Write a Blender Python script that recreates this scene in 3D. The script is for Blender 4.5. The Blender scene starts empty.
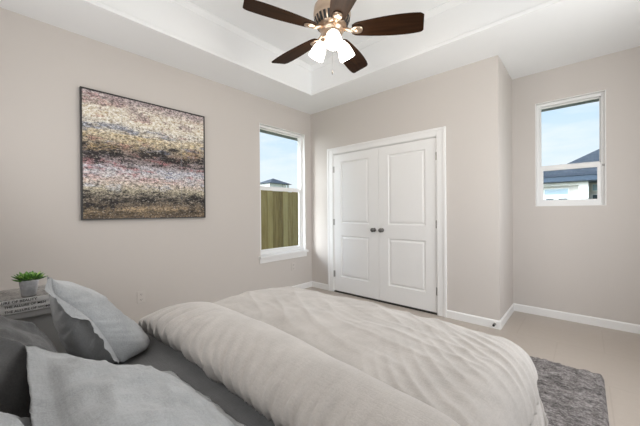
import bpy, bmesh, math, random
from mathutils import Vector, Matrix, noise
R = math.radians
scene = bpy.context.scene
COL = scene.collection

# ------------------------------------------------------------ camera, sky, lights, exposure
cam_data = bpy.data.cameras.new('camera')
cam_data.sensor_width = 36.0
cam_data.lens = 292.44 / 640 * 36.0
cam_data.clip_start = 0.03
cam = bpy.data.objects.new('camera', cam_data)
COL.objects.link(cam)
scene.camera = cam
_y, _t, _r = R(42.1838), R(-0.2549), R(-0.468)
_fw = Vector((-math.sin(_y) * math.cos(_t), math.cos(_y) * math.cos(_t), math.sin(_t)))
_rt = Vector((math.cos(_y), math.sin(_y), 0)); _up = _rt.cross(_fw)
_rt, _up = _rt * math.cos(_r) + _up * math.sin(_r), _up * math.cos(_r) - _rt * math.sin(_r)
_m = Matrix((_rt, _up, -_fw)).transposed().to_4x4()
_m.translation = Vector((3.2376, -3.3678, 1.1913))
cam.matrix_world = _m

scene.view_settings.view_transform = 'Standard'
scene.view_settings.look = 'None'
scene.view_settings.gamma = 1.0
scene.view_settings.use_curve_mapping = False
scene.view_settings.exposure = 0.0

SKY_BASE, SKY_GLOW = 1.12, 30.0
world = bpy.data.worlds.new('sky')
scene.world = world
world.use_nodes = True
_wn = world.node_tree
_wn.nodes.clear()
def _w(t, **kw):
    n = _wn.nodes.new(t)
    for k, v in kw.items(): setattr(n, k, v)
    return n
_tc = _w('ShaderNodeTexCoord'); _sx = _w('ShaderNodeSeparateXYZ')
_wn.links.new(_tc.outputs['Generated'], _sx.inputs[0])
_gr = _w('ShaderNodeValToRGB')
for pos, c in ((0.0, (.90, .93, .96, 1)), (0.10, (.82, .90, .97, 1)), (0.30, (.55, .76, .97, 1)), (0.9, (.30, .52, .86, 1))):
    e = _gr.color_ramp.elements.new(pos); e.color = c
_gr.color_ramp.elements.remove(_gr.color_ramp.elements[0]); _gr.color_ramp.elements.remove(_gr.color_ramp.elements[-1])
_wn.links.new(_sx.outputs['Z'], _gr.inputs[0])
_mp = _w('ShaderNodeMapping'); _mp.inputs['Scale'].default_value = (2.2, 2.2, 9.0)
_wn.links.new(_tc.outputs['Generated'], _mp.inputs[0])
_nz = _w('ShaderNodeTexNoise'); _nz.inputs['Scale'].default_value = 1.6; _nz.inputs['Detail'].default_value = 6
_wn.links.new(_mp.outputs[0], _nz.inputs['Vector'])
_cr = _w('ShaderNodeValToRGB'); _cr.color_ramp.elements[0].position = .47; _cr.color_ramp.elements[1].position = .72
_wn.links.new(_nz.outputs['Fac'], _cr.inputs[0])
_mx = _w('ShaderNodeMix', data_type='RGBA'); _mx.inputs['B'].default_value = (.93, .95, .97, 1)
_wn.links.new(_cr.outputs['Color'], _mx.inputs['Factor']); _wn.links.new(_gr.outputs['Color'], _mx.inputs['A'])
_bg = _w('ShaderNodeBackground')
_mg = _w('ShaderNodeMix', data_type='RGBA'); _mg.inputs['B'].default_value = (1, .97, .92, 1)
_wn.links.new(_mx.outputs['Result'], _mg.inputs['A']); _wn.links.new(_mg.outputs['Result'], _bg.inputs['Color'])
# narrow glow added to the sky, out of view, to brighten the back wall
_dt = _w('ShaderNodeVectorMath', operation='DOT_PRODUCT'); _dt.inputs[1].default_value = Vector((-.42, -.85, .30)).normalized()
_wn.links.new(_tc.outputs['Generated'], _dt.inputs[0])
_m1 = _w('ShaderNodeMath', operation='MAXIMUM'); _m1.inputs[1].default_value = 0.0; _wn.links.new(_dt.outputs['Value'], _m1.inputs[0])
_m2 = _w('ShaderNodeMath', operation='POWER'); _m2.inputs[1].default_value = 25.0; _wn.links.new(_m1.outputs[0], _m2.inputs[0])
_m3 = _w('ShaderNodeMath', operation='MULTIPLY_ADD'); _m3.inputs[1].default_value = SKY_GLOW; _m3.inputs[2].default_value = SKY_BASE; _wn.links.new(_m2.outputs[0], _m3.inputs[0]); _wn.links.new(_m2.outputs[0], _mg.inputs['Factor'])
_wn.links.new(_m3.outputs[0], _bg.inputs['Strength'])
_wo = _w('ShaderNodeOutputWorld'); _wn.links.new(_bg.outputs[0], _wo.inputs[0])

def area(name, loc, target, sx, sy, power, color=(1, 1, 1)):
    l = bpy.data.lights.new(name, 'AREA'); l.shape = 'RECTANGLE'; l.size = sx; l.size_y = sy
    l.energy = power; l.color = color
    o = bpy.data.objects.new(name, l); COL.objects.link(o); o.location = loc
    o.rotation_euler = (Vector(target) - Vector(loc)).to_track_quat('-Z', 'Y').to_euler()
    return o
# added fill lamps: right one at the unseen window, rear one at a windowless wall
area('window_daylight', (4.02, -1.2, 1.5), (0, -1.1, 1.52), 1.6, 1.5, 40, (1.0, .995, .985))
area('rear_daylight', (1.95, -3.76, 1.70), (1.95, -1.2, 2.95), 2.7, 1.1, 35, (1.0, .995, .985))
_sl = bpy.data.lights.new('sun', 'SUN'); _sl.energy = .5; _sl.angle = R(4); _sl.color = (1, .98, .96)
_so = bpy.data.objects.new('sun', _sl); COL.objects.link(_so); _so.rotation_euler = Vector((-.04, 1, -.75)).to_track_quat('-Z', 'Y').to_euler()

# ------------------------------------------------------------ helpers
def mat(name, color=(.8, .8, .8), rough=.6, metal=0.0, spec=.5):
    m = bpy.data.materials.new(name); m.use_nodes = True
    b = m.node_tree.nodes['Principled BSDF']
    b.inputs['Base Color'].default_value = (*color, 1)
    b.inputs['Roughness'].default_value = rough
    b.inputs['Metallic'].default_value = metal
    b.inputs['Specular IOR Level'].default_value = spec
    return m
def nd(m, t, **kw):
    n = m.node_tree.nodes.new(t)
    for k, v in kw.items(): setattr(n, k, v)
    return n
def lk(m, a, b): m.node_tree.links.new(a, b)
def bsdf(m): return m.node_tree.nodes['Principled BSDF']
def coords(m, scale=(1, 1, 1), rot=(0, 0, 0), which='Object'):
    tc = nd(m, 'ShaderNodeTexCoord'); mp = nd(m, 'ShaderNodeMapping')
    mp.inputs['Scale'].default_value = scale; mp.inputs['Rotation'].default_value = rot
    lk(m, tc.outputs[which], mp.inputs[0]); return mp.outputs[0]
def noise_tex(m, vec, scale, detail=4, rough=.55, dist=0.0):
    n = nd(m, 'ShaderNodeTexNoise'); n.inputs['Scale'].default_value = scale; n.inputs['Detail'].default_value = detail
    n.inputs['Roughness'].default_value = rough; n.inputs['Distortion'].default_value = dist
    lk(m, vec, n.inputs['Vector']); return n.outputs['Fac']
def ramp(m, fac, stops):
    r = nd(m, 'ShaderNodeValToRGB'); el = r.color_ramp.elements
    for i, (pos, c) in enumerate(stops):
        c = c if len(c) == 4 else (*c, 1)
        if i < 2: e = el[i]; e.position = pos
        else: e = el.new(pos)
        e.color = c
    lk(m, fac, r.inputs[0]); return r.outputs['Color']
def mixc(m, fac, a, b, blend='MIX'):
    n = nd(m, 'ShaderNodeMix', data_type='RGBA', blend_type=blend)
    for s, v in (('Factor', fac), ('A', a), ('B', b)):
        if isinstance(v, (int, float)): n.inputs[s].default_value = v
        elif isinstance(v, tuple): n.inputs[s].default_value = (*v, 1)
        else: lk(m, v, n.inputs[s])
    return n.outputs['Result']
def math_n(m, op, a, b=None):
    n = nd(m, 'ShaderNodeMath', operation=op)
    for i, v in enumerate((a, b)):
        if v is None: continue
        if isinstance(v, (int, float)): n.inputs[i].default_value = v
        else: lk(m, v, n.inputs[i])
    return n.outputs[0]
def bump(m, h, strength=.3, dist=.01):
    b = nd(m, 'ShaderNodeBump'); b.inputs['Strength'].default_value = strength; b.inputs['Distance'].default_value = dist
    lk(m, h, b.inputs['Height']); lk(m, b.outputs[0], bsdf(m).inputs['Normal'])

def link_mesh(name, me, m=None, parent=None, smooth=False):
    o = bpy.data.objects.new(name, me); COL.objects.link(o)
    if m is not None:
        for mm in (m if isinstance(m, (list, tuple)) else [m]): me.materials.append(mm)
    if smooth:
        for p in me.polygons: p.use_smooth = True
    if parent is not None: o.parent = parent
    return o
def obj(name, bm, m=None, parent=None, smooth=False, bevel=0, seg=2, loc=None):
    bmesh.ops.recalc_face_normals(bm, faces=bm.faces)
    me = bpy.data.meshes.new(name); bm.to_mesh(me); bm.free()
    o = link_mesh(name, me, m, parent, smooth)
    if loc is not None: o.location = loc
    if bevel:
        b = o.modifiers.new('bevel', 'BEVEL'); b.width = bevel; b.segments = seg; b.limit_method = 'ANGLE'; b.angle_limit = R(40)
        if smooth is None or smooth: pass
    return o
def box(bm, x0, x1, y0, y1, z0, z1, mi=0):
    vs = [bm.verts.new((x, y, z)) for x in (x0, x1) for y in (y0, y1) for z in (z0, z1)]
    fs = []
    for f in ((0, 1, 3, 2), (4, 6, 7, 5), (0, 4, 5, 1), (2, 3, 7, 6), (0, 2, 6, 4), (1, 5, 7, 3)):
        fc = bm.faces.new([vs[i] for i in f]); fc.material_index = mi; fs.append(fc)
    return vs
def lathe(bm, prof, n=24, M=None, cap0=True, cap1=True):
    rings = []
    for r, z in prof:
        rings.append([bm.verts.new((r * math.cos(2 * math.pi * k / n), r * math.sin(2 * math.pi * k / n), z)) for k in range(n)])
    for a, b in zip(rings, rings[1:]):
        for k in range(n): bm.faces.new((a[k], a[(k + 1) % n], b[(k + 1) % n], b[k]))
    if cap0: bm.faces.new(rings[0][::-1])
    if cap1: bm.faces.new(rings[-1])
    vs = [v for r in rings for v in r]
    if M is not None: bmesh.ops.transform(bm, matrix=M, verts=vs)
    return vs
def tube(bm, pts, rad, n=10):
    pts = [Vector(q) for q in pts]; rings = []
    rr = rad if isinstance(rad, (list, tuple)) else [rad] * len(pts)
    ref = Vector((0.13, .31, .94)).normalized()
    for i, q in enumerate(pts):
        d = (pts[min(i + 1, len(pts) - 1)] - pts[max(i - 1, 0)]).normalized()
        a = d.cross(ref).normalized(); b = d.cross(a)
        rings.append([bm.verts.new(q + (a * math.cos(2 * math.pi * k / n) + b * math.sin(2 * math.pi * k / n)) * rr[i]) for k in range(n)])
    for a, b in zip(rings, rings[1:]):
        for k in range(n): bm.faces.new((a[k], a[(k + 1) % n], b[(k + 1) % n], b[k]))
    bm.faces.new(rings[0][::-1]); bm.faces.new(rings[-1])
def sweep(bm, prof, path, closed=False):
    """profile [(offset along left normal, z)], path of xy points: mitred strip"""
    P = [Vector((q[0], q[1])) for q in path]; n = len(P); rings = []
    for i, q in enumerate(P):
        a = (P[i] - P[i - 1]).normalized() if (i > 0 or closed) else None
        b = (P[(i + 1) % n] - P[i]).normalized() if (i < n - 1 or closed) else None
        a = a or b; b = b or a
        na, nb = Vector((-a.y, a.x)), Vector((-b.y, b.x))
        m = (na + nb).normalized(); m = m / max(.2, m.dot(na))
        rings.append([bm.verts.new((q.x + m.x * o, q.y + m.y * o, z)) for o, z in prof])
    k = len(prof)
    pairs = list(zip(rings, rings[1:])) + ([(rings[-1], rings[0])] if closed else [])
    for a, b in pairs:
        for j in range(k): bm.faces.new((a[j], b[j], b[(j + 1) % k], a[(j + 1) % k]))
    if not closed: bm.faces.new(rings[0]); bm.faces.new(rings[-1][::-1])
def B(*boxes):
    bm = bmesh.new()
    for b in boxes: box(bm, *b)
    return bm
def tag(o, label, cat, group=None, kind=None):
    o['label'] = label; o['category'] = cat
    if group: o['group'] = group
    if kind: o['kind'] = kind
    return o
def empty(name, loc, label=None, cat=None, group=None, rz=0.0):
    o = bpy.data.objects.new(name, None); COL.objects.link(o); o.location = loc; o.rotation_euler = (0, 0, rz)
    o.empty_display_size = .05
    if label: tag(o, label, cat, group)
    return o
def struct(o):
    o['kind'] = 'structure'; return o

# ------------------------------------------------------------ materials
M_wall = mat('beige_wall_paint', (.612, .574, .545), .75, spec=.25)
_c = coords(M_wall); bump(M_wall, noise_tex(M_wall, _c, 120, 3), .06, .002)
M_ceil = mat('white_ceiling_paint', (.89, .90, .91), .8, spec=.2)
_c = coords(M_ceil); bump(M_ceil, noise_tex(M_ceil, _c, 90, 3), .05, .002)
M_trim = mat('white_trim_paint', (.84, .835, .83), .4, spec=.4)
M_vinyl = mat('white_window_vinyl', (.86, .86, .86), .35, spec=.4)
M_metal = mat('brushed_nickel', (.42, .41, .40), .32, 1.0)
M_knob = mat('aged_pewter', (.17, .165, .16), .35, 1.0)
M_black = mat('black_plastic', (.02, .02, .02), .5)
M_plate = mat('ivory_switch_plate', (.63, .59, .56), .45)

M_floor = mat('beige_floor_tile', (.6, .52, .45), .30, spec=.5)
_c = coords(M_floor)
_n1 = noise_tex(M_floor, _c, 1.4, 4); _n2 = noise_tex(M_floor, _c, 24, 5, .65)
_base = mixc(M_floor, math_n(M_floor, 'MULTIPLY_ADD', _n2, .6), ramp(M_floor, _n1, [(.3, (.50, .44, .39)), (.7, (.57, .51, .455))]), (.44, .385, .335))
_br = nd(M_floor, 'ShaderNodeTexBrick', offset=.5, squash=1.0)
_br.inputs['Scale'].default_value = 1.0; _br.inputs['Mortar Size'].default_value = .004; _br.inputs['Brick Width'].default_value = .61; _br.inputs['Row Height'].default_value = .61
_br.inputs['Color1'].default_value = (1, 1, 1, 1); _br.inputs['Color2'].default_value = (.985, .985, .985, 1); _br.inputs['Mortar'].default_value = (.92, .91, .90, 1)
lk(M_floor, coords(M_floor), _br.inputs['Vector'])
lk(M_floor, mixc(M_floor, 1.0, _base, _br.outputs['Color'], 'MULTIPLY'), bsdf(M_floor).inputs['Base Color'])

def fabric(name, c1, c2, crease=9, rough=.9):
    m = mat(name, c1, rough, spec=.15)
    v = coords(m)
    f = noise_tex(m, v, 7, 5, .6); g = noise_tex(m, v, 260, 2, .7)
    s1 = noise_tex(m, coords(m, (18, 190, 190)), 1, 3); s2 = noise_tex(m, coords(m, (190, 18, 40)), 1, 3)
    w = math_n(m, 'ADD', s1, s2)
    fac = math_n(m, 'ADD', math_n(m, 'MULTIPLY', f, .45), math_n(m, 'MULTIPLY', math_n(m, 'ADD', math_n(m, 'MULTIPLY', w, .5), g), .3))
    lk(m, ramp(m, fac, [(.40, c2), (.62, c1)]), bsdf(m).inputs['Base Color'])
    rn = nd(m, 'ShaderNodeTexNoise', noise_type='RIDGED_MULTIFRACTAL'); rn.inputs['Scale'].default_value = crease; rn.inputs['Detail'].default_value = 4; rn.inputs['Distortion'].default_value = .6
    lk(m, v, rn.inputs['Vector'])
    bump(m, math_n(m, 'ADD', math_n(m, 'MULTIPLY', math_n(m, 'ADD', w, g), .30), math_n(m, 'MULTIPLY', rn.outputs['Fac'], .45)), .55, .005)
    bsdf(m).inputs['Sheen Weight'].default_value = .25; bsdf(m).inputs['Sheen Roughness'].default_value = .5
    return m
M_duvet = fabric('warm_grey_linen', (.52, .49, .465), (.42, .395, .375))
M_sheet = fabric('charcoal_sheet', (.23, .233, .237), (.17, .173, .177))
M_sham = fabric('cool_grey_linen', (.43, .445, .46), (.30, .312, .324))
M_dark = fabric('dark_grey_linen', (.105, .106, .108), (.07, .07, .072))
M_matt = mat('white_mattress_ticking', (.7, .7, .69), .85)
M_uphol = fabric('grey_upholstery', (.26, .26, .26), (.2, .2, .2))

def glass_mat():
    m = bpy.data.materials.new('window_glass'); m.use_nodes = True
    nt = m.node_tree; nt.nodes.clear()
    t = nd(m, 'ShaderNodeBsdfTransparent'); t.inputs[0].default_value = (.97, .985, .985, 1)
    g = nd(m, 'ShaderNodeBsdfGlossy'); g.inputs['Roughness'].default_value = .02
    f = nd(m, 'ShaderNodeFresnel'); f.inputs['IOR'].default_value = 1.35
    x = nd(m, 'ShaderNodeMixShader'); o = nd(m, 'ShaderNodeOutputMaterial')
    ge = nd(m, 'ShaderNodeNewGeometry')                     # reflect only where light enters the glass
    inv = math_n(m, 'SUBTRACT', 1.0, ge.outputs['Backfacing'])
    lk(m, math_n(m, 'MULTIPLY', f.outputs[0], inv), x.inputs[0]); lk(m, t.outputs[0], x.inputs[1]); lk(m, g.outputs[0], x.inputs[2]); lk(m, x.outputs[0], o.inputs[0])
    return m
M_glass = glass_mat()

# ------------------------------------------------------------ room shell
H = 2.74; XB = 2.60; YA = .746; XR = 4.10; YF = -3.82; T = .14
TX0, TX1, TY0, TY1, TZ = .55, 3.45, -3.0, -.55, 3.10       # tray recess
struct(obj('floor', B((-T, XR + T, YF - T, YA + T, -.12, 0)), M_floor))

bm = bmesh.new()
for b in ((-T, TX0), (TX1, XR + T)): box(bm, b[0], b[1], YF - T, YA + T, H, TZ + .15)
box(bm, TX0, TX1, YF - T, TY0, H, TZ + .15); box(bm, TX0, TX1, TY1, YA + T, H, TZ + .15)
box(bm, TX0, TX1, TY0, TY1, TZ, TZ + .15)
struct(obj('ceiling', bm, M_ceil))
tray = [(TX0, TY0), (TX0, TY1), (TX1, TY1), (TX1, TY0)]
bm = bmesh.new()   # lip moulding along the lower edge of the tray: left normal of this path points outward, so negative = into the recess
sweep(bm, [(.0, H + .03), (-.010, H + .03), (-.014, H + .02), (-.014, H - .010), (.034, H - .010), (.042, H - .004), (.042, H), (0, H)], tray, True)
struct(obj('trim_1', bm, M_ceil))
bm = bmesh.new()   # crown under the tray's upper ceiling
sweep(bm, [(0, TZ), (0, TZ - .05), (-.008, TZ - .05), (-.014, TZ - .042), (-.036, TZ - .014), (-.045, TZ - .009), (-.045, TZ)], tray, True)
struct(obj('trim_2', bm, M_ceil))

W1 = (-.995, -.136, .60, 2.393)       # left window opening (y0, y1, z0, z1)
bm = B((-T, 0, YF - T, W1[0], 0, H), (-T, 0, W1[1], .70, 0, H), (-T, 0, W1[0], W1[1], 0, W1[2]), (-T, 0, W1[0], W1[1], W1[3], H))
struct(obj('wall_left', bm, M_wall))
DL, DR, DT = .4534, 1.9943, 2.0458
bm = B((0, DL, 0, T, 0, H), (DR, XB, 0, T, 0, H), (DL, DR, 0, T, DT, H))
struct(obj('wall_back', bm, M_wall))
struct(obj('wall_return', B((XB - T, XB, T, YA, 0, H)), M_wall))
W2 = (2.822, 3.397, 1.232, 2.394)     # alcove window opening (x0, x1, z0, z1)
bm = B((XB - T, W2[0], YA, YA + T, 0, H), (W2[1], XR + T, YA, YA + T, 0, H), (W2[0], W2[1], YA, YA + T, 0, W2[2]), (W2[0], W2[1], YA, YA + T, W2[3], H))
struct(obj('wall_alcove', bm, M_wall))
W3 = (-2.05, -.35, .7, 2.3)
bm = B((XR, XR + T, YF - T, W3[0], 0, H), (XR, XR + T, W3[1], YA, 0, H), (XR, XR + T, W3[0], W3[1], 0, W3[2]), (XR, XR + T, W3[0], W3[1], W3[3], H))
struct(obj('wall_right', bm, M_wall))
struct(obj('wall_front', B((0, XR, YF - T, YF, 0, H)), M_wall))
# closet interior so that the gap under the doors is dark
struct(obj('wall_closet', B((-.0, XB - T, .60, .66, 0, H)), M_wall))

# baseboards
BBP = [(0, 0), (0, .085), (-.006, .085), (-.014, .074), (-.014, 0)]
def baseboard(name, path):
    bm = bmesh.new(); sweep(bm, BBP, path); return struct(obj(name, bm, M_trim))
CW = .098
baseboard('baseboard_left', [(0, YF), (0, 0)])
baseboard('baseboard_back', [(0, 0), (DL - .10, 0)])
baseboard('baseboard_return', [(DR + CW, 0), (XB, 0), (XB, YA), (XR, YA)])
baseboard('baseboard_right', [(XR, YA), (XR, YF)])
baseboard('baseboard_front', [(XR, YF), (0, YF)])

# eaves outside the two windows
M_eave = mat('slate_eave', (.30, .33, .36), .7)
struct(obj('trim_5', B((-T - .48, -T, -4.2, 1.6, 2.475, 2.66)), M_eave))
struct(obj('trim_6', B((-T, 4.6, YA + T, YA + T + .46, 2.45, 2.64)), M_eave))
# ------------------------------------------------------------ windows
def make_window(idx, w, h, D, rail_z, sill, screw=False):
    """local: x across (0..w), y into the wall (0 = room face), z up (0..h)"""
    root = struct(empty('window_%d' % idx, (0, 0, 0)))
    f = .034
    bm = B((0, f, .055, .125, 0, h), (w - f, w, .055, .125, 0, h), (f, w - f, .055, .125, h - f, h), (f, w - f, .055, .125, 0, f))
    obj('window_frame', bm, M_vinyl, root, bevel=.003)
    bm = B((0, .006, 0, .055, 0, h), (w - .006, w, 0, .055, 0, h), (.006, w - .006, 0, .055, h - .006, h), (.006, w - .006, 0, .055, 0, .006))
    obj('jamb_liner', bm, M_trim, root)
    s = .012
    up = B((f, f + s, .095, .118, rail_z, h - f), (w - f - s, w - f, .095, .118, rail_z, h - f), (f + s, w - f - s, .095, .118, h - f - s, h - f), (f, w - f, .095, .118, rail_z - .012, rail_z + .03))
    us = obj('upper_sash', up, M_vinyl, root, bevel=.002)
    obj('pane', B((f + s, w - f - s, .105, .109, rail_z + .03, h - f - s)), M_glass, us)
    s = .03
    lo = B((f, f + s, .066, .092, f, rail_z + .018), (w - f - s, w - f, .066, .092, f, rail_z + .018), (f + s, w - f - s, .066, .092, f, f + .036), (f + s, w - f - s, .066, .092, rail_z - .03, rail_z + .018))
    ls = obj('lower_sash', lo, M_vinyl, root, bevel=.002)
    obj('pane', B((f + s, w - f - s, .077, .081, f + .036, rail_z - .03)), M_glass, ls)
    if sill:
        bm = B((-.03, w + .02, -.05, .055, -.032, .0), (-.02, w + .01, -.018, -.002, -.10, -.032))
        obj('window_sill', bm, M_trim, root, bevel=.005)
    if screw:
        la = obj('sash_latch', B((w - f + .006, w - f + .024, .046, .056, rail_z - .026, rail_z - .006)), M_metal, root, bevel=.002)
        la['label'] = 'small grey metal sash latch'
    return root
w1 = make_window(1, W1[1] - W1[0], W1[3] - W1[2], T, 1.527 - W1[2], True)
w1.matrix_world = Matrix(((0, -1, 0, 0), (1, 0, 0, W1[0]), (0, 0, 1, W1[2]), (0, 0, 0, 1)))
w2 = make_window(2, W2[1] - W2[0], W2[3] - W2[2], T, 1.663 - W2[2], False, True)
w2.matrix_world = Matrix(((1, 0, 0, W2[0]), (0, 1, 0, YA), (0, 0, 1, W2[2]), (0, 0, 0, 1)))
w3 = make_window(3, W3[1] - W3[0], W3[3] - W3[2], T, .8, True)
w3.matrix_world = Matrix(((0, 1, 0, XR), (-1, 0, 0, W3[1]), (0, 0, 1, W3[2]), (0, 0, 0, 1)))

# ------------------------------------------------------------ closet doors
DM = (DL + DR) / 2
bm = bmesh.new()
sx0, sx1, zt = DL - CW, DR + CW, DT + .085
for (a, b, c, d) in ((sx0, DL + .004, 0, zt), (DR - .004, sx1, 0, zt), (DL + .004, DR - .004, DT - .004, zt)):
    box(bm, a, b, -.016, 0, c, d)
for (a, b, c, d) in ((sx0, sx0 + .03, 0, zt), (sx1 - .03, sx1, 0, zt), (sx0 + .03, sx1 - .03, zt - .03, zt)):
    box(bm, a, b, -.024, -.016, c, d)
struct(obj('trim_3', bm, M_trim, bevel=.004))
bm = B((DL, DL + .012, 0, T, 0, DT), (DR - .012, DR, 0, T, 0, DT), (DL + .012, DR - .012, 0, T, DT - .012, DT))
struct(obj('trim_4', bm, M_trim))

def panel_door(idx, x0, x1, pans, knob_x, hinge_x, hinge_s):
    root = struct(empty('door_%d' % idx, (x0, .006, .022)))
    w = x1 - x0; y = 0.0; th = .036; h = DT - .016 - .022
    bm = bmesh.new()
    # front skin as a grid with recessed panels
    xs = sorted({0, w} | {a - x0 for p in pans for a in p[:2]}); zs = sorted({0, h} | {b - .022 for p in pans for b in p[2:]})
    def isp(a, b):
        return any(p[0] - x0 - 1e-6 <= a and b <= p[1] - x0 + 1e-6 for p in pans)
    for i in range(len(xs) - 1):
        for j in range(len(zs) - 1):
            cx, cz = (xs[i] + xs[i + 1]) / 2 + x0, (zs[j] + zs[j + 1]) / 2 + .022
            if any(p[0] < cx < p[1] and p[2] < cz < p[3] for p in pans): continue
            vs = [bm.verts.new(q) for q in ((xs[i], 0, zs[j]), (xs[i + 1], 0, zs[j]), (xs[i + 1], 0, zs[j + 1]), (xs[i], 0, zs[j + 1]))]
            bm.faces.new(vs)
    for p in pans:
        a, b, c, d = p[0] - x0, p[1] - x0, p[2] - .022, p[3] - .022
        steps = [(0, 0), (.004, .009), (.014, .013), (.022, .012), (.036, .004), (.042, .003)]
        prev = None
        for off, dep in steps:
            ring = [bm.verts.new(q) for q in ((a + off, dep, c + off), (b - off, dep, c + off), (b - off, dep, d - off), (a + off, dep, d - off))]
            if prev:
                for k in range(4): bm.faces.new((prev[k], prev[(k + 1) % 4], ring[(k + 1) % 4], ring[k]))
            prev = ring
        bm.faces.new(prev)
    # sides and back
    f = [(0, 0), (w, 0), (w, h), (0, h)]
    A = [bm.verts.new((q[0], 0, q[1])) for q in f]; Bk = [bm.verts.new((q[0], th, q[1])) for q in f]
    for k in range(4): bm.faces.new((A[k], A[(k + 1) % 4], Bk[(k + 1) % 4], Bk[k]))
    bm.faces.new(Bk)
    bmesh.ops.remove_doubles(bm, verts=bm.verts, dist=1e-5)
    obj('door_panel', bm, M_trim, root)
    bm = bmesh.new()
    Mk = Matrix.Translation((knob_x - x0, 0, .944 - .022)) @ Matrix.Rotation(R(90), 4, 'X')
    lathe(bm, [(.026, 0), (.026, .006), (.020, .010), (.010, .014), (.009, .030), (.018, .036), (.026, .044), (.028, .054), (.024, .063), (.012, .068)], 24, Mk)
    k = obj('door_knob', bm, M_knob, root, True); k['label'] = 'round brushed metal knob'
    for z in (.268, 1.036, 1.815):
        bm = bmesh.new()
        Mh = Matrix.Translation((hinge_x - x0, -.010, z - .045 - .022))
        lathe(bm, [(.0065, 0), (.0065, .09)], 12, Mh)
        box(bm, hinge_x - x0 - (.018 if hinge_s > 0 else .002), hinge_x - x0 + (.002 if hinge_s > 0 else .018), -.004, 0.0, z - .067, z + .023)
        hh = obj('hinge', bm, M_metal, root); hh['label'] = 'small metal hinge'
    return root
struct(obj('trim_7', B((DL + .012, DR - .012, -.004, .06, .0005, .014)), mat('dark_threshold', (.025, .022, .02), .6)))  # dark strip added to stand for the shade in the gap under the doors
PZ = (.235, .84, 1.018, 1.915)
panel_door(1, DL + .012, DM - .0015, [(.592, 1.072, PZ[0], PZ[1]), (.592, 1.072, PZ[2], PZ[3])], 1.155, DL + .008, -1)
panel_door(2, DM + .0015, DR - .012, [(1.363, 1.852, PZ[0], PZ[1]), (1.363, 1.852, PZ[2], PZ[3])], 1.277, DR - .006, 1)
# ------------------------------------------------------------ wall outlets, door stop
def outlet(loc, label):
    root = empty('wall_outlet', loc, label, 'outlet', 'power outlets on the left wall')
    o = obj('cover_plate', B((0, .006, -.036, .036, -.058, .058)), M_plate, root, bevel=.003)
    for dz in (-.026, .026):
        bm = bmesh.new()
        lathe(bm, [(.0165, 0), (.0165, .0035)], 20, Matrix.Translation((.005, 0, dz)) @ Matrix.Rotation(R(90), 4, 'Y'))
        s = obj('socket', bm, M_plate, root)
        obj('socket_slot', B((.0083, .0093, -.007, -.0045, dz - .002, dz + .008), (.0083, .0093, .0045, .007, dz - .002, dz + .008), (.0083, .0093, -.002, .002, dz - .011, dz - .007)), M_black, s)
    return root
outlet((0.0, -2.426, .367), 'pale beige power outlet on the left wall below the painting')
outlet((0.0, -.40, .374), 'pale power outlet on the left wall under the window sill')
ds = empty('door_stop', (2.56, -.014, .045), 'tiny dark door stop on the white baseboard near the wall corner', 'door stop')
bm = bmesh.new(); lathe(bm, [(.013, 0), (.012, .006), (.006, .010), (.006, .04)], 16, Matrix.Rotation(R(90), 4, 'X')); obj('stem', bm, M_metal, ds, True)
bm = bmesh.new(); lathe(bm, [(.011, .04), (.012, .048), (.009, .056)], 16, Matrix.Rotation(R(90), 4, 'X')); obj('rubber_tip', bm, M_black, ds, True)

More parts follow.
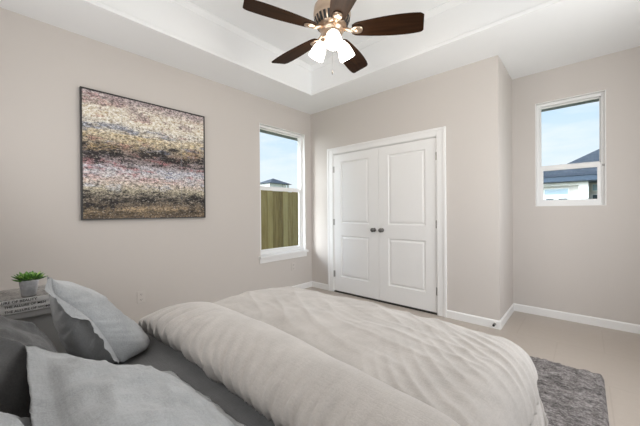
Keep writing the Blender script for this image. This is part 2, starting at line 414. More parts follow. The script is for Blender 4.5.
# ------------------------------------------------------------ painting
def painting():
    y0, y1, z0, z1 = -2.8827, -1.7777, 1.1342, 2.283
    root = empty('abstract_painting', (0.0, (y0 + y1) / 2, z0), 'large abstract painting in thin black frame on the left wall', 'painting')
    w, h = y1 - y0, z1 - z0
    fr = mat('black_frame_metal', (.02, .019, .02), .4)
    bw = .011
    bm = B((.0, .04, -w / 2, -w / 2 + bw, 0, h), (.0, .04, w / 2 - bw, w / 2, 0, h), (.0, .04, -w / 2 + bw, w / 2 - bw, h - bw, h), (.0, .04, -w / 2 + bw, w / 2 - bw, 0, bw))
    obj('frame', bm, fr, root)
    m = mat('abstract_paint', (.5, .5, .5), .65, spec=.3)
    tc = nd(m, 'ShaderNodeTexCoord'); sp = nd(m, 'ShaderNodeSeparateXYZ'); lk(m, tc.outputs['Object'], sp.inputs[0])
    v = math_n(m, 'DIVIDE', sp.outputs['Z'], h)
    def cn(sy, sz, det, ro, off):
        mp = nd(m, 'ShaderNodeMapping'); mp.inputs['Scale'].default_value = (1, sy, sz); mp.inputs['Location'].default_value = off
        lk(m, tc.outputs['Object'], mp.inputs[0]); return noise_tex(m, mp.outputs[0], 1.0, det, ro)
    nA = cn(4, 13, 8, .72, (0, 0, 0)); nB = cn(26, 46, 6, .75, (2, 1, 5)); nC = cn(2.2, 6, 6, .65, (7, 3, 1)); nD = cn(60, 90, 4, .8, (4, 4, 4))
    cen = lambda n, k: math_n(m, 'MULTIPLY', math_n(m, 'SUBTRACT', n, .5), k)
    vv = math_n(m, 'ADD', v, math_n(m, 'ADD', cen(nA, .16), cen(nB, .10)))
    base = ramp(m, vv, [(0.0, (.20, .15, .10)), (.06, (.34, .26, .17)), (.11, (.16, .13, .10)), (.18, (.22, .20, .17)), (.24, (.40, .37, .29)),
                        (.32, (.52, .45, .43)), (.40, (.46, .47, .53)), (.47, (.28, .24, .26)), (.56, (.24, .19, .15)), (.61, (.36, .31, .24)),
                        (.67, (.48, .42, .31)), (.74, (.52, .50, .47)), (.81, (.74, .69, .59)), (.90, (.62, .57, .51)), (.97, (.36, .31, .33))])
    def patch(n, lo, hi, k, col, z0, z1):
        nonlocal base
        msk = ramp(m, v, [(max(0, z0 - .06), (0, 0, 0)), (z0, (1, 1, 1)), (z1, (1, 1, 1)), (min(1, z1 + .06), (0, 0, 0))])
        t = ramp(m, n, [(lo, (0, 0, 0)), (hi, (1, 1, 1))])
        base = mixc(m, math_n(m, 'MULTIPLY', math_n(m, 'MULTIPLY', t, msk), k), base, col)
    patch(cn(3, 9, 6, .7, (1, 8, 2)), .51, .60, .75, (.34, .12, .13), .36, .50)
    patch(cn(3, 8, 6, .7, (5, 2, 9)), .53, .62, .6, (.36, .16, .15), .60, .97)
    patch(cn(3, 10, 6, .7, (3, 5, 7)), .52, .60, .7, (.15, .19, .30), .54, .74)
    patch(cn(3, 9, 6, .7, (8, 1, 3)), .52, .62, .7, (.46, .50, .60), .26, .44)
    patch(cn(3.5, 11, 6, .7, (9, 2, 4)), .52, .61, .35, (.40, .28, .08), .55, .72)
    patch(cn(5, 9, 6, .75, (2, 9, 6)), .49, .58, .75, (.30, .24, .25), .84, .99)
    # ragged black bands
    def band(c, wd, k, gain):
        nonlocal base
        t = math_n(m, 'ADD', math_n(m, 'SUBTRACT', .5, math_n(m, 'MULTIPLY', math_n(m, 'ABSOLUTE', math_n(m, 'SUBTRACT', v, c)), wd)), math_n(m, 'ADD', cen(nA, gain), cen(nB, gain * .8)))
        base = mixc(m, math_n(m, 'MULTIPLY', ramp(m, t, [(.20, (0, 0, 0)), (.36, (1, 1, 1))]), k), base, (.018, .017, .019))
    band(.53, 5.6, .97, 3.8); band(.165, 7.6, .95, 3.8); band(.05, 9, .75, 3.4)
    # palette-knife texture and flecks
    base = mixc(m, .75, base, ramp(m, nB, [(.38, (.03, .03, .03)), (.61, (1, .98, .95))]), 'OVERLAY')
    base = mixc(m, .65, base, ramp(m, nD, [(.38, (.03, .03, .03)), (.61, (1, .98, .95))]), 'OVERLAY')
    fl = ramp(m, cn(44, 62, 3, .6, (6, 6, 1)), [(.585, (0, 0, 0)), (.63, (1, 1, 1))])
    base = mixc(m, math_n(m, 'MULTIPLY', fl, .38), base, (.72, .66, .58))
    dk = ramp(m, cn(36, 58, 3, .6, (1, 3, 8)), [(.585, (0, 0, 0)), (.63, (1, 1, 1))])
    base = mixc(m, math_n(m, 'MULTIPLY', math_n(m, 'MULTIPLY', dk, ramp(m, v, [(.60, (1, 1, 1)), (.8, (.2, .2, .2))])), .6), base, (.06, .05, .055))
    dr = ramp(m, cn(26, .8, 3, .5, (1, 1, 1)), [(.63, (0, 0, 0)), (.72, (1, 1, 1))])
    base = mixc(m, math_n(m, 'MULTIPLY', dr, .32), base, (.30, .32, .36))
    lk(m, base, bsdf(m).inputs['Base Color'])
    bump(m, math_n(m, 'ADD', nB, nD), .3, .003)
    obj('canvas', B((.004, .033, -w / 2 + bw, w / 2 - bw, bw, h - bw)), m, root)
painting()

# ------------------------------------------------------------ ceiling fan
def ceiling_fan():
    C = Vector((1.860, -1.698, 0)); zb = 2.52
    root = empty('ceiling_fan', (C.x, C.y, TZ), 'bronze five-blade ceiling fan with three lit glass shades', 'ceiling fan')
    dz = lambda z: z - TZ
    brass = mat('antique_bronze', (.60, .46, .35), .30, 1.0)
    wood = mat('dark_walnut_blade', (.045, .028, .02), .45, spec=.06)
    g = noise_tex(wood, coords(wood, (3, 40, 40)), 1.0, 5)
    lk(wood, ramp(wood, g, [(.3, (.012, .0048, .002)), (.7, (.034, .0145, .0062))]), bsdf(wood).inputs['Base Color'])
    glass = mat('frosted_lit_glass', (.95, .93, .9), .4)
    bsdf(glass).inputs['Emission Color'].default_value = (1, .93, .82, 1); bsdf(glass).inputs['Emission Strength'].default_value = 7.5
    bm = bmesh.new(); lathe(bm, [(.07, dz(3.10)), (.07, dz(3.08)), (.05, dz(3.04)), (.02, dz(3.03)), (.02, dz(2.74))], 24); obj('downrod', bm, brass, root, True)
    bm = bmesh.new()
    lathe(bm, [(.03, dz(2.755)), (.06, dz(2.75)), (.105, dz(2.725)), (.132, dz(2.69)), (.137, dz(2.65)), (.137, dz(2.63)), (.131, dz(2.622)), (.133, dz(2.616)), (.122, dz(2.578)), (.096, dz(2.542)), (.085, dz(2.535))], 48)
    mh = obj('motor_housing', bm, brass, root, True)
    bm = bmesh.new()
    for k in range(24):                                   # dark cooling slots round the lower bell
        a = 2 * math.pi * k / 24
        vs = box(bm, -.0095, .0095, -.004, .004, -.027, .027)
        Mx = Matrix.Rotation(a, 4, 'Z') @ Matrix.Translation((.1185, 0, dz(2.580))) @ Matrix.Rotation(R(22), 4, 'Y') @ Matrix.Rotation(R(90), 4, 'Z')
        bmesh.ops.transform(bm, matrix=Mx, verts=vs)
    sl = obj('cooling_slots', bm, M_black, mh)
    bm = bmesh.new()
    lathe(bm, [(.088, dz(2.535)), (.09, dz(2.525)), (.078, dz(2.515)), (.07, dz(2.50)), (.074, dz(2.49)), (.068, dz(2.475)), (.05, dz(2.462)), (.036, dz(2.452)), (.03, dz(2.43)), (.012, dz(2.42))], 32)
    lk_ = obj('light_kit', bm, brass, root, True)
    for k in range(5):
        a = .5877 + k * R(72)
        b = bpy.data.objects.new('blade_holder_pivot', None)
        # blade iron with a rounded scalloped plate
        Mz = Matrix.Rotation(a, 4, 'Z'); pitch = Matrix.Rotation(R(BP), 4, 'X')
        bm = bmesh.new()
        tube(bm, [(.075, 0, .016), (.11, 0, .006), (.135, 0, -.006), (.165, 0, -.008)], [.016, .013, .012, .014], 10)
        n = 26; top = []; bot = []
        for i in range(n):
            t = 2 * math.pi * i / n
            x = .178 + .045 * math.cos(t); y = .034 * math.sin(t) * (1 + .18 * math.cos(t))
            top.append(bm.verts.new((x, y, -.006))); bot.append(bm.verts.new((x, y * .9, -.012)))
        cen = bm.verts.new((.180, 0, -.018))
        for i in range(n):
            bm.faces.new((top[i], top[(i + 1) % n], bot[(i + 1) % n], bot[i])); bm.faces.new((bot[i], bot[(i + 1) % n], cen))
        bm.faces.new(top)
        bmesh.ops.transform(bm, matrix=Matrix.Translation((0, 0, dz(zb))) @ Mz @ pitch, verts=bm.verts)
        ir = obj('blade_iron', bm, brass, root, True)
        bm = bmesh.new()
        out = []
        N = 22
        for i in range(N + 1):
            s = i / N; x = .145 + s * (.66 - .145)
            wv = .052 + .036 * math.sin(min(1, s / .72) * math.pi / 2) - .012 * max(0, (s - .72) / .28) ** 2
            if s < .06: wv *= .72 + .28 * math.sqrt(s / .06)
            out.append((x, wv))
        # blunt slanted tip with rounded corners
        upper = [(x, wv) for x, wv in out[:-1]] + [(.650, out[-1][1] - .003), (.658, out[-1][1] - .014)]
        lower = [(x, -wv) for x, wv in out[:-2]] + [(.628, -out[-1][1] + .001), (.640, -out[-1][1] + .012)]
        pts = upper + lower[::-1]
        tv = [bm.verts.new((x, y, .003)) for x, y in pts]; bv = [bm.verts.new((x, y, -.003)) for x, y in pts]
        m_ = len(pts)
        for i in range(m_): bm.faces.new((tv[i], tv[(i + 1) % m_], bv[(i + 1) % m_], bv[i]))
        bm.faces.new(tv); bm.faces.new(bv[::-1])
        bl = obj('blade', bm, wood, root)
        bl.matrix_local = Matrix.Translation((0, 0, dz(zb))) @ Mz @ pitch
        bpy.data.objects.remove(b)
    # three lamps
    vd = math.atan2(-3.3678 - C.y, 3.2376 - C.x)
    for k in range(3):
        a = vd + R(4) + k * R(120)
        d = Vector((math.cos(a), math.sin(a), 0))
        ax = (d * math.sin(R(30)) + Vector((0, 0, -math.cos(R(30))))).normalized()
        p0 = d * .047 + Vector((0, 0, dz(2.487))); p1 = p0 + d * .026 + Vector((0, 0, -.012)); p2 = p1 + ax * .03
        bm = bmesh.new(); tube(bm, [p0, p1, p2], .011, 10)
        Q = ax.to_track_quat('Z', 'Y').to_matrix().to_4x4()
        lathe(bm, [(.012, 0), (.024, .006), (.026, .03)], 20, Matrix.Translation(p1) @ Q)
        obj('lamp_arm', bm, brass, root, True)
        bm = bmesh.new()
        lathe(bm, [(.028, .0), (.034, .012), (.046, .038), (.054, .072), (.058, .10), (.0595, .118), (.0565, .118), (.051, .072), (.043, .038), (.025, .01)], 28, Matrix.Translation(p1 + ax * .018) @ Q, False, True)
        sh = obj('lamp_shade', bm, glass, root, True)
        bm = bmesh.new(); lathe(bm, [(.004, .02), (.013, .03), (.014, .04), (.022, .06), (.026, .078), (.020, .096), (.004, .104)], 16, Matrix.Translation(p1 + ax * .018) @ Q)
        obj('bulb', bm, glass, sh, True)
        L = bpy.data.lights.new('lamp_light', 'POINT'); L.energy = 3.2; L.color = (1, .90, .76); L.shadow_soft_size = .05
        lo = bpy.data.objects.new('lamp_light', L); COL.objects.link(lo); lo.parent = root; lo.location = p1 + ax * .20
    bm = bmesh.new()
    q = Vector((-.004, .004, dz(2.42)))
    tube(bm, [q, q + Vector((0, 0, -.185))], .0006, 6)
    lathe(bm, [(.0015, 0), (.005, .008), (.006, .02), (.003, .034)], 12, Matrix.Translation(q + Vector((0, 0, -.217))))
    obj('pull_chain', bm, M_knob, root, True)
BP = -13
ceiling_fan()

# ------------------------------------------------------------ bed
ZM = .60; BX0, BX1, BYH, BYF = 1.585, 3.035, -3.72, -1.93; BXC = (BX0 + BX1) / 2
def smooth_surface(name, P, m, parent=None, thick=0):
    """P: grid of points"""
    bm = bmesh.new(); nu, nv = len(P), len(P[0])
    V = [[bm.verts.new(q) for q in row] for row in P]
    for i in range(nu - 1):
        for j in range(nv - 1): bm.faces.new((V[i][j], V[i + 1][j], V[i + 1][j + 1], V[i][j + 1]))
    o = obj(name, bm, m, parent, True)
    if thick:
        s = o.modifiers.new('cloth', 'SOLIDIFY'); s.thickness = thick; s.offset = -1
    return o
bed = empty('bed_frame', (BXC, (BYH + BYF) / 2, 0), 'grey upholstered bed frame under the mattress', 'bed')
o_ = Vector((BXC, (BYH + BYF) / 2, 0))
def bb(*bs): return B(*[(b[0] - o_.x, b[1] - o_.x, b[2] - o_.y, b[3] - o_.y, b[4], b[5]) for b in bs])
obj('headboard', bb((BX0 - .04, BX1 + .04, YF + .012, BYH - .01, .12, 1.02)), M_uphol, bed, bevel=.02)
obj('base', bb((BX0 + .005, BX1 - .005, BYH - .01, BYF + .01, .14, .33)), M_uphol, bed, bevel=.015)
for lx in (BX0 + .08, BX1 - .08):
    for ly in (BYH + .05, BYF - .06):
        bm = bmesh.new(); lathe(bm, [(.02, .042), (.03, .14)], 16, Matrix.Translation((lx - o_.x, ly - o_.y, 0))); obj('leg', bm, M_black, bed, True)
mt = tag(obj('mattress', B((BX0 + .015, BX1 - .015, BYH + .02, BYF, .332, ZM - .012)), M_matt, bevel=.05, seg=4), 'mattress dressed in a charcoal grey fitted sheet, bare beside the pillows', 'mattress')
# fitted sheet over it
def sheet():
    bm = bmesh.new()
    P = []
    x0, x1, y0, y1 = BX0, BX1, BYH + .005, BYF + .012
    box(bm, x0, x1, y0, y1, .36, ZM)
    bmesh.ops.bevel(bm, geom=[e for e in bm.edges], offset=.055, segments=5, affect='EDGES', profile=.5)
    o = obj('fitted_sheet', bm, M_sheet, mt, True)
sheet()

def catmull(pts, n):
    out = []
    P = [pts[0]] + list(pts) + [pts[-1]]
    for i in range(1, len(P) - 2):
        a, b, c, d = [Vector(q) for q in P[i - 1:i + 3]]
        L = (c - b).length
        k = max(2, int(n * L))
        for j in range(k):
            t = j / k
            out.append(.5 * ((2 * b) + (-a + c) * t + (2 * a - 5 * b + 4 * c - d) * t * t + (-a + 3 * b - 3 * c + d) * t ** 3))
    out.append(Vector(P[-1])); return out
def ridge(x): return 1 - abs(2 * (x - math.floor(x)) - 1)
def fbm(v, o=4): return noise.fractal(v, 1.0, 2.0, o)
def duvet():
    # section through the fold, head -> foot: (flat y, height over the bed top)
    prof = [(-2.77, .006), (-2.83, .010), (-2.885, .035), (-2.905, .075), (-2.88, .115), (-2.815, .145), (-2.74, .152), (-2.67, .140), (-2.61, .112), (-2.585, .082),
            (-2.575, .056), (-2.568, .054), (-2.53, .064), (-2.45, .076), (-2.32, .082), (-2.18, .078), (-2.06, .070), (-1.96, .062), (-1.88, .055), (-1.80, .05), (-1.70, .05), (-1.55, .05), (-1.45, .05)]
    S = catmull(prof, 170)
    half = (BX1 - BX0) / 2; r = .06
    hang = .40; NA = 340
    cx0, cx1, cy1 = BX0 + .04 + r, BX1 - r, BYF - r
    As = [-(half + hang) + i * (2 * (half + hang)) / NA for i in range(NA + 1)]
    P = []
    arc = 0; rows = []
    for i, s in enumerate(S):
        if i: arc += (s - S[i - 1]).length
        rows.append((s.x, s.y, arc))
    for yb, zo, ar in rows:
        row = []
        yb0 = yb
        for a in As:
            x = BXC + a
            sk = max(0, min(1, (x - 2.3) / .8)); yb = yb0 - .09 * sk * math.exp(-((yb0 + 2.57) / .11) ** 2)
            fold_t = max(0, min(1, (-2.572 - yb0) / .03))
            tap = max(0, min(1, (x - 1.46) / .42)); tap = .25 + .75 * tap * tap * (3 - 2 * tap)                   # 1 on the folded-back part
            # gathers running away from the fold, strongest near it
            rt = math.exp(-((ar - .125) / .135) ** 2)
            w = x * 9.6 + 2.1 * noise.noise((x * 1.9, ar * 1.6, 3.1)) + ar * 2.2
            g = (abs(math.sin(math.pi * w)) ** .75 - .62) * (.60 + 1.25 * noise.noise((x * 2.6, 7.7, ar * 1.5)))
            g2 = (abs(math.sin(math.pi * (w * 1.83 + .3 + ar * 3))) ** .75 - .62) * .45
            dz = .052 * rt * (g + g2) * fold_t * tap
            ft = 1 - fold_t
            # soft creases of the spread part
            dz += ft * .010 * fbm((x * 3.0 + yb * 1.0, yb * 4.2, 1.3))
            q1 = noise.noise((x * 2.0, yb * 2.2, 9.0))
            cr = ridge((x * .55 + yb * 1.0) * 6.0 + 1.3 * q1)
            dz += ft * .006 * (cr ** 4) * max(0, .4 + noise.noise((x * 2.5, yb * 2.5, 4.4)))
            edge = max(0, min(1, (x - 2.62) / .40)) ** 1.1
            ph = (x * .90 + yb * .95) * 17.0 + 2.4 * noise.noise((x * 1.6, yb * 1.6, 2.0))
            dz += edge * ft * .015 * (.6 - abs(math.sin(math.pi * ph)) ** .6) * max(.1, .6 + 1.3 * noise.noise((x * 2.4, yb * 2.4, 5.0)))
            dz += ft * .008 * (ridge((yb * 1.0 + x * .30) * 9.0 + 1.4 * noise.noise((x * 1.3, yb * 2.3, 6.0))) ** 3) * max(0, .25 + 1.2 * noise.noise((x * 1.7, yb * 2.0, 8.0)))
            dz += .008 * fbm((x * 5, yb * 5, 6.6), 3) * (.5 if fold_t > .5 else 1)
            # broad puffiness
            puff = .010 * math.sin(math.pi * max(0, min(1, (x - BX0) / (BX1 - BX0)))) ** .7
            h = (.05 + (zo - .05) * tap if (fold_t > 0 and zo > .05) else zo) + dz + (puff if zo > .02 else 0)
            if zo <= .02: h = max(.004, zo + .2 * dz)
            qx = min(max(x, cx0), cx1); qy = min(yb, cy1)
            d = math.hypot(x - qx, yb - qy)
            if d < 1e-6:
                row.append(Vector((x, yb, ZM + h))); continue
            nx, ny = (x - qx) / d, (yb - qy) / d
            Rr = r + h; th = d / (r + .6 * h)
            if th < math.pi / 2:
                ho = Rr * math.sin(th); z = ZM - r + Rr * math.cos(th)
            else:
                dn = d - (r + .6 * h) * math.pi / 2
                tang = -ny * (x) + nx * yb + (x - yb) * .15
                rip = noise.noise((tang * 5.5, 2.2, dn * 1.2)) + .45 * noise.noise((tang * 13, 5.2, dn * 2))
                k = min(1, dn / .12)
                ho = Rr + .26 * dn + k * .022 * rip - .01
                z = ZM - r - dn
            row.append(Vector((qx + nx * ho, qy + ny * ho, z)))
        P.append(row)
    o = smooth_surface('folded_duvet', P, M_duvet, None, .012)
    tag(o, 'warm grey linen duvet folded back across the foot of the bed', 'duvet')
    return o
duvet()

# ------------------------------------------------------------ pillows
def pillow(name, c, e1, n, w, h, t, fl, m, label, seed, droop=.0, sq=.06, sag=0.0, back=1.0, slope=0.0, lift=0.0):
    """w along e1, h up the slope, t thickness, fl flange width"""
    e1 = Vector(e1).normalized(); n = Vector(n).normalized(); e2 = n.cross(e1).normalized(); e1 = e2.cross(n).normalized()
    Mx = Matrix((e1, e2, n)).transposed().to_4x4(); Mx.translation = Vector(c)
    N = 64; bm = bmesh.new()
    def pos(u, v, side):
        iu = 1 - fl / (w / 2); iv = 1 - fl / (h / 2)
        a, b = min(1, abs(u) / iu), min(1, abs(v) / iv)
        body = max(0, (1 - a ** 2.6)) ** .62 * max(0, (1 - b ** 2.6)) ** .62
        body *= 1 - sag * v
        x = u * w / 2 * (1 - sq * (1 - abs(v) ** 2) * abs(u)); y = v * h / 2 * (1 - sq * (1 - abs(u) ** 2) * abs(v))
        # gathers at the seam
        e = max(a, b); gath = max(0, (e - .55) / .45)
        s = u if b > a else v
        rip = noise.noise((s * 6.5 + seed, seed * 1.7, side * 3.1)) + .5 * noise.noise((s * 14 + seed, 1.0, side))
        lift_z = -lift * max(0, -u) * v * (1.0 if v < 0 else .5)
        y -= slope * (1 - u) / 2 * (v + 1) / 2
        z = side * (t / 2) * (back if side < 0 else 1) * body * (1 + .10 * noise.noise((u * 2 + seed, v * 2, side)))
        z += side * body * .012 * fbm((u * 3.2 + seed, v * 3.2, side * 2.0), 4)
        z += side * gath * (body ** .4) * .016 * rip
        # a few long creases
        z += side * body * .010 * (ridge((u * .8 + v * .6) * 2.2 + seed + .7 * noise.noise((u * 2, v * 2, seed))) ** 5) * .8
        if e >= 1 or True:
            k = max(0, (max(abs(u) / iu, abs(v) / iv) - .97)) / (max(1e-3, 1 / min(iu, iv) - .97))
            k = min(1, max(0, k))
            z += k * (.008 * rip + .007 * noise.noise((u * 3 + seed, v * 3, 8)))
        z += lift_z
        z -= droop * (u * u * .5 + v * v * .5)
        z += side * .0015
        return Vector((x, y, z))
    grid = {}
    for side in (1, -1):
        for i in range(N + 1):
            for j in range(N + 1):
                u = -1 + 2 * i / N; v = -1 + 2 * j / N
                u = math.copysign(abs(u) ** .85, u); v = math.copysign(abs(v) ** .85, v)
                if side == -1 and (i in (0, N) or j in (0, N)): grid[(side, i, j)] = grid[(1, i, j)]
                else: grid[(side, i, j)] = bm.verts.new(pos(u, v, side))
        for i in range(N):
            for j in range(N):
                bm.faces.new([grid[(side, i, j)], grid[(side, i + 1, j)], grid[(side, i + 1, j + 1)], grid[(side, i, j + 1)]])
    o = obj(name, bm, m, None, True)
    o.matrix_world = Mx
    tag(o, label, 'pillow', 'bed pillows')
    return o
# far pillow leaning back, its near short end towards the camera: lofted from the seam of its
# short ends to the full section in the middle, all in (y, z)
def resample(pts, n):
    C_ = catmull([Vector(q) for q in pts], 260); L = [0.0]
    for p_, q_ in zip(C_, C_[1:]): L.append(L[-1] + (q_ - p_).length)
    out = []; k = 0
    for i in range(n + 1):
        t = L[-1] * i / n
        while k < len(L) - 2 and L[k + 1] < t: k += 1
        f = (t - L[k]) / max(1e-9, L[k + 1] - L[k]); out.append(C_[k].lerp(C_[k + 1], min(1, f)))
    return out
def propped_pillow():
    n = 56; m = 48; x0, x1 = 1.575, 1.95
    seam = resample([(-3.252, .985), (-3.244, .930), (-3.200, .879), (-3.146, .811), (-3.102, .724), (-3.068, .640)], n)
    front = resample([(-3.236, .962), (-3.175, .936), (-3.104, .880), (-3.040, .802), (-2.984, .726), (-2.942, .664), (-2.930, .624), (-2.965, .607), (-3.03, .606)], n)
    back = resample([(-3.240, .960), (-3.246, .902), (-3.242, .839), (-3.230, .772), (-3.208, .693), (-3.168, .630), (-3.10, .607), (-3.03, .606)], n)
    bm = bmesh.new(); G = {}
    for side, sec in ((1, front), (-1, back)):
        for i in range(m + 1):
            u = -1 + 2 * i / m; x = (x0 + x1) / 2 + (x1 - x0) / 2 * math.copysign(abs(u) ** .8, u)
            bd = max(0, 1 - abs(u) ** 2.4) ** .55
            for j in range(n + 1):
                t = j / n
                if side == -1 and (i in (0, m)): G[side, i, j] = G[1, i, j]; continue
                c = seam[j].lerp(sec[j], bd); y, z = c.x, c.y
                far = (1 - u) / 2
                z -= .05 * far * (1 - t); y += .02 * far
                k = math.sin(math.pi * min(1, max(0, t * 1.02))) ** .6 if t < 1 else 0
                g = noise.noise((t * 7 + x * 9, side * 2.0, x * 6)) * .010 + .006 * noise.noise((t * 17 - x * 21, side, 4.0))
                # creases running out of the top corner and across the lower face
                cr = (abs(math.sin(math.pi * (t * 3.4 + (x1 - x) * 4.0 + .8 * noise.noise((x * 5, t * 3, 1.0))))) ** .6 - .6) * .010
                gat = math.exp(-((x1 - x) / .09) ** 2) * .011 * noise.noise((t * 19, 3.0, side))
                d = (g + cr * (1 if side > 0 else .4)) * bd * k + gat * k
                y += side * d * .8; z = max(.604, z + d * .5)
                xo = x + .012 * bd * noise.noise((t * 4, 9.0, side))
                G[side, i, j] = bm.verts.new((xo, y, z))
        for i in range(m):
            for j in range(n):
                bm.faces.new([G[side, i, j], G[side, i + 1, j], G[side, i + 1, j + 1], G[side, i, j + 1]])
    # flange: a thin ruffled band outside the near seam
    prev = None
    for q in range(5):
        r_ = q / 4; row = []
        for j in range(n + 1):
            t = j / n; c = seam[j]
            w = .030 * r_ * (.75 + .25 * math.sin(math.pi * t)); rip = noise.noise((t * 9, 5.5, 1)) + .5 * noise.noise((t * 21, 2.5, 1))
            row.append(bm.verts.new((x1 + w * .85 + .002, c.x - .45 * w + .010 * r_ * rip, max(.606, c.y - .10 * w + .008 * r_ * rip))))
        if prev:
            for j in range(n): bm.faces.new((prev[j], prev[j + 1], row[j + 1], row[j]))
        prev = row
    bmesh.ops.remove_doubles(bm, verts=bm.verts, dist=2e-4)
    o = obj('pillow', bm, M_sham, None, True)
    tag(o, 'light grey flanged pillow propped up beside the nightstand', 'pillow', 'bed pillows')
propped_pillow()
pillow('pillow', (2.475, -3.14, .726), (1, .02, .0), (.0, .40, .90), .66, .42, .10, .045, M_sham, 'pale grey flanged pillow lying flattest in front, nearest the camera', 4.1, .0, .01, 0, 1, 0, .036)
pillow('pillow', (2.03, -3.425, .815), (1, .05, 0), (.05, .55, .83), .54, .50, .19, .012, M_dark, 'dark charcoal pillow behind the pale front pillow', 7.7, .04)
pillow('pillow', (2.60, -3.500, .865), (1, 0, 0), (.0, .35, .93), .44, .40, .12, .012, M_sham, 'grey pillow just showing in the bottom left corner', 9.2, .03)

# ------------------------------------------------------------ nightstand, books, succulent
NZ = .793
ns = empty('nightstand', (1.290, -3.44, 0), 'light grey nightstand between the bed and the left wall', 'nightstand')
M_ns = mat('pale_grey_paint', (.66, .66, .655), .45)
obj('table_top', B((-.25, .25, -.30, .30, NZ - .03, NZ)), M_ns, ns, bevel=.006)
obj('cabinet', B((-.235, .235, -.285, .285, .16, NZ - .031)), M_ns, ns, bevel=.004)
for z0, z1 in ((.19, .44), (.455, .715)):
    d = obj('drawer', B((-.22, .22, .286, .304, z0, z1)), M_ns, ns, bevel=.004)
    bm = bmesh.new(); lathe(bm, [(.008, .0), (.008, .016), (.015, .022), (.015, .03), (.008, .034)], 16, Matrix.Translation((0, .3045, (z0 + z1) / 2)) @ Matrix.Rotation(R(-90), 4, 'X')); obj('knob', bm, M_metal, d, True)
for lx in (-.2, .2):
    for ly in (-.25, .25):
        bm = bmesh.new(); lathe(bm, [(.014, .001), (.022, .161)], 14, Matrix.Translation((lx, ly, 0))); obj('leg', bm, M_ns, ns, True)
M_page = mat('paper_pages', (.78, .76, .70), .8)
M_cover = mat('white_book_cover', (.93, .93, .93), .35)
M_ink = mat('black_ink', (.02, .02, .02), .6)
M_photo = mat('grey_marbled_cover', (.3, .29, .29), .35)
_c = coords(M_photo, (16, 16, 16))
lk(M_photo, ramp(M_photo, noise_tex(M_photo, _c, 1.6, 6, .65, 1.6), [(.38, (.03, .03, .03)), (.47, (.14, .135, .13)), (.53, (.34, .33, .32)), (.59, (.08, .08, .08)), (.68, (.42, .41, .40))]), bsdf(M_photo).inputs['Base Color'])
def book(z, th, title, label, size, top=False, dx=0.0, shift=0.0):
    root = empty('book', (1.422 + dx, -3.325, z), label, 'book', 'white books stacked on the nightstand')
    hx, hy = .122, .185
    bm = B((-hx, hx, -hy, hy, 0, .003), (-hx, hx, -hy, hy, th - .003, th), (hx - .003, hx, -hy, hy, .003, th - .003))
    cov = obj('cover', bm, M_cover, root)
    obj('pages', B((-hx + .005, hx - .0035, -hy + .005, hy - .005, .0031, th - .0031)), M_page, root)
    if top: obj('cover_picture', B((-hx + .002, hx - .002, -hy + .002, hy - .002, th + .0001, th + .0008)), M_photo, root)
    cu = bpy.data.curves.new('lettering', 'FONT'); cu.body = title; cu.size = size; cu.align_x = 'CENTER'; cu.align_y = 'CENTER'; cu.extrude = .0003; cu.offset = .0001
    tmp = bpy.data.objects.new('tmp', cu); COL.objects.link(tmp)
    dg = bpy.context.evaluated_depsgraph_get(); dg.update()
    me = bpy.data.meshes.new_from_object(tmp.evaluated_get(dg)); bpy.data.objects.remove(tmp)
    t = link_mesh('title_lettering', me, M_ink, root)
    t.matrix_local = Matrix(((0, 0, 1, hx + .0004), (1, 0, 0, shift), (0, 1, 0, th / 2), (0, 0, 0, 1)))
book(NZ + .0, .0185, 'THE ALLURE OF WOMEN', 'white book at the bottom of the stack, titled about women', .0128, shift=.045)
book(NZ + .0187, .0185, 'THE ALLURE OF MEN', 'white book in the middle of the stack, titled about men', .0128, dx=-.002, shift=.032)
book(NZ + .0374, .0185, 'THE ALLURE OF BEAUTY', 'white book on top of the stack with a grey marbled cover', .0140, True, .001, shift=-.012)
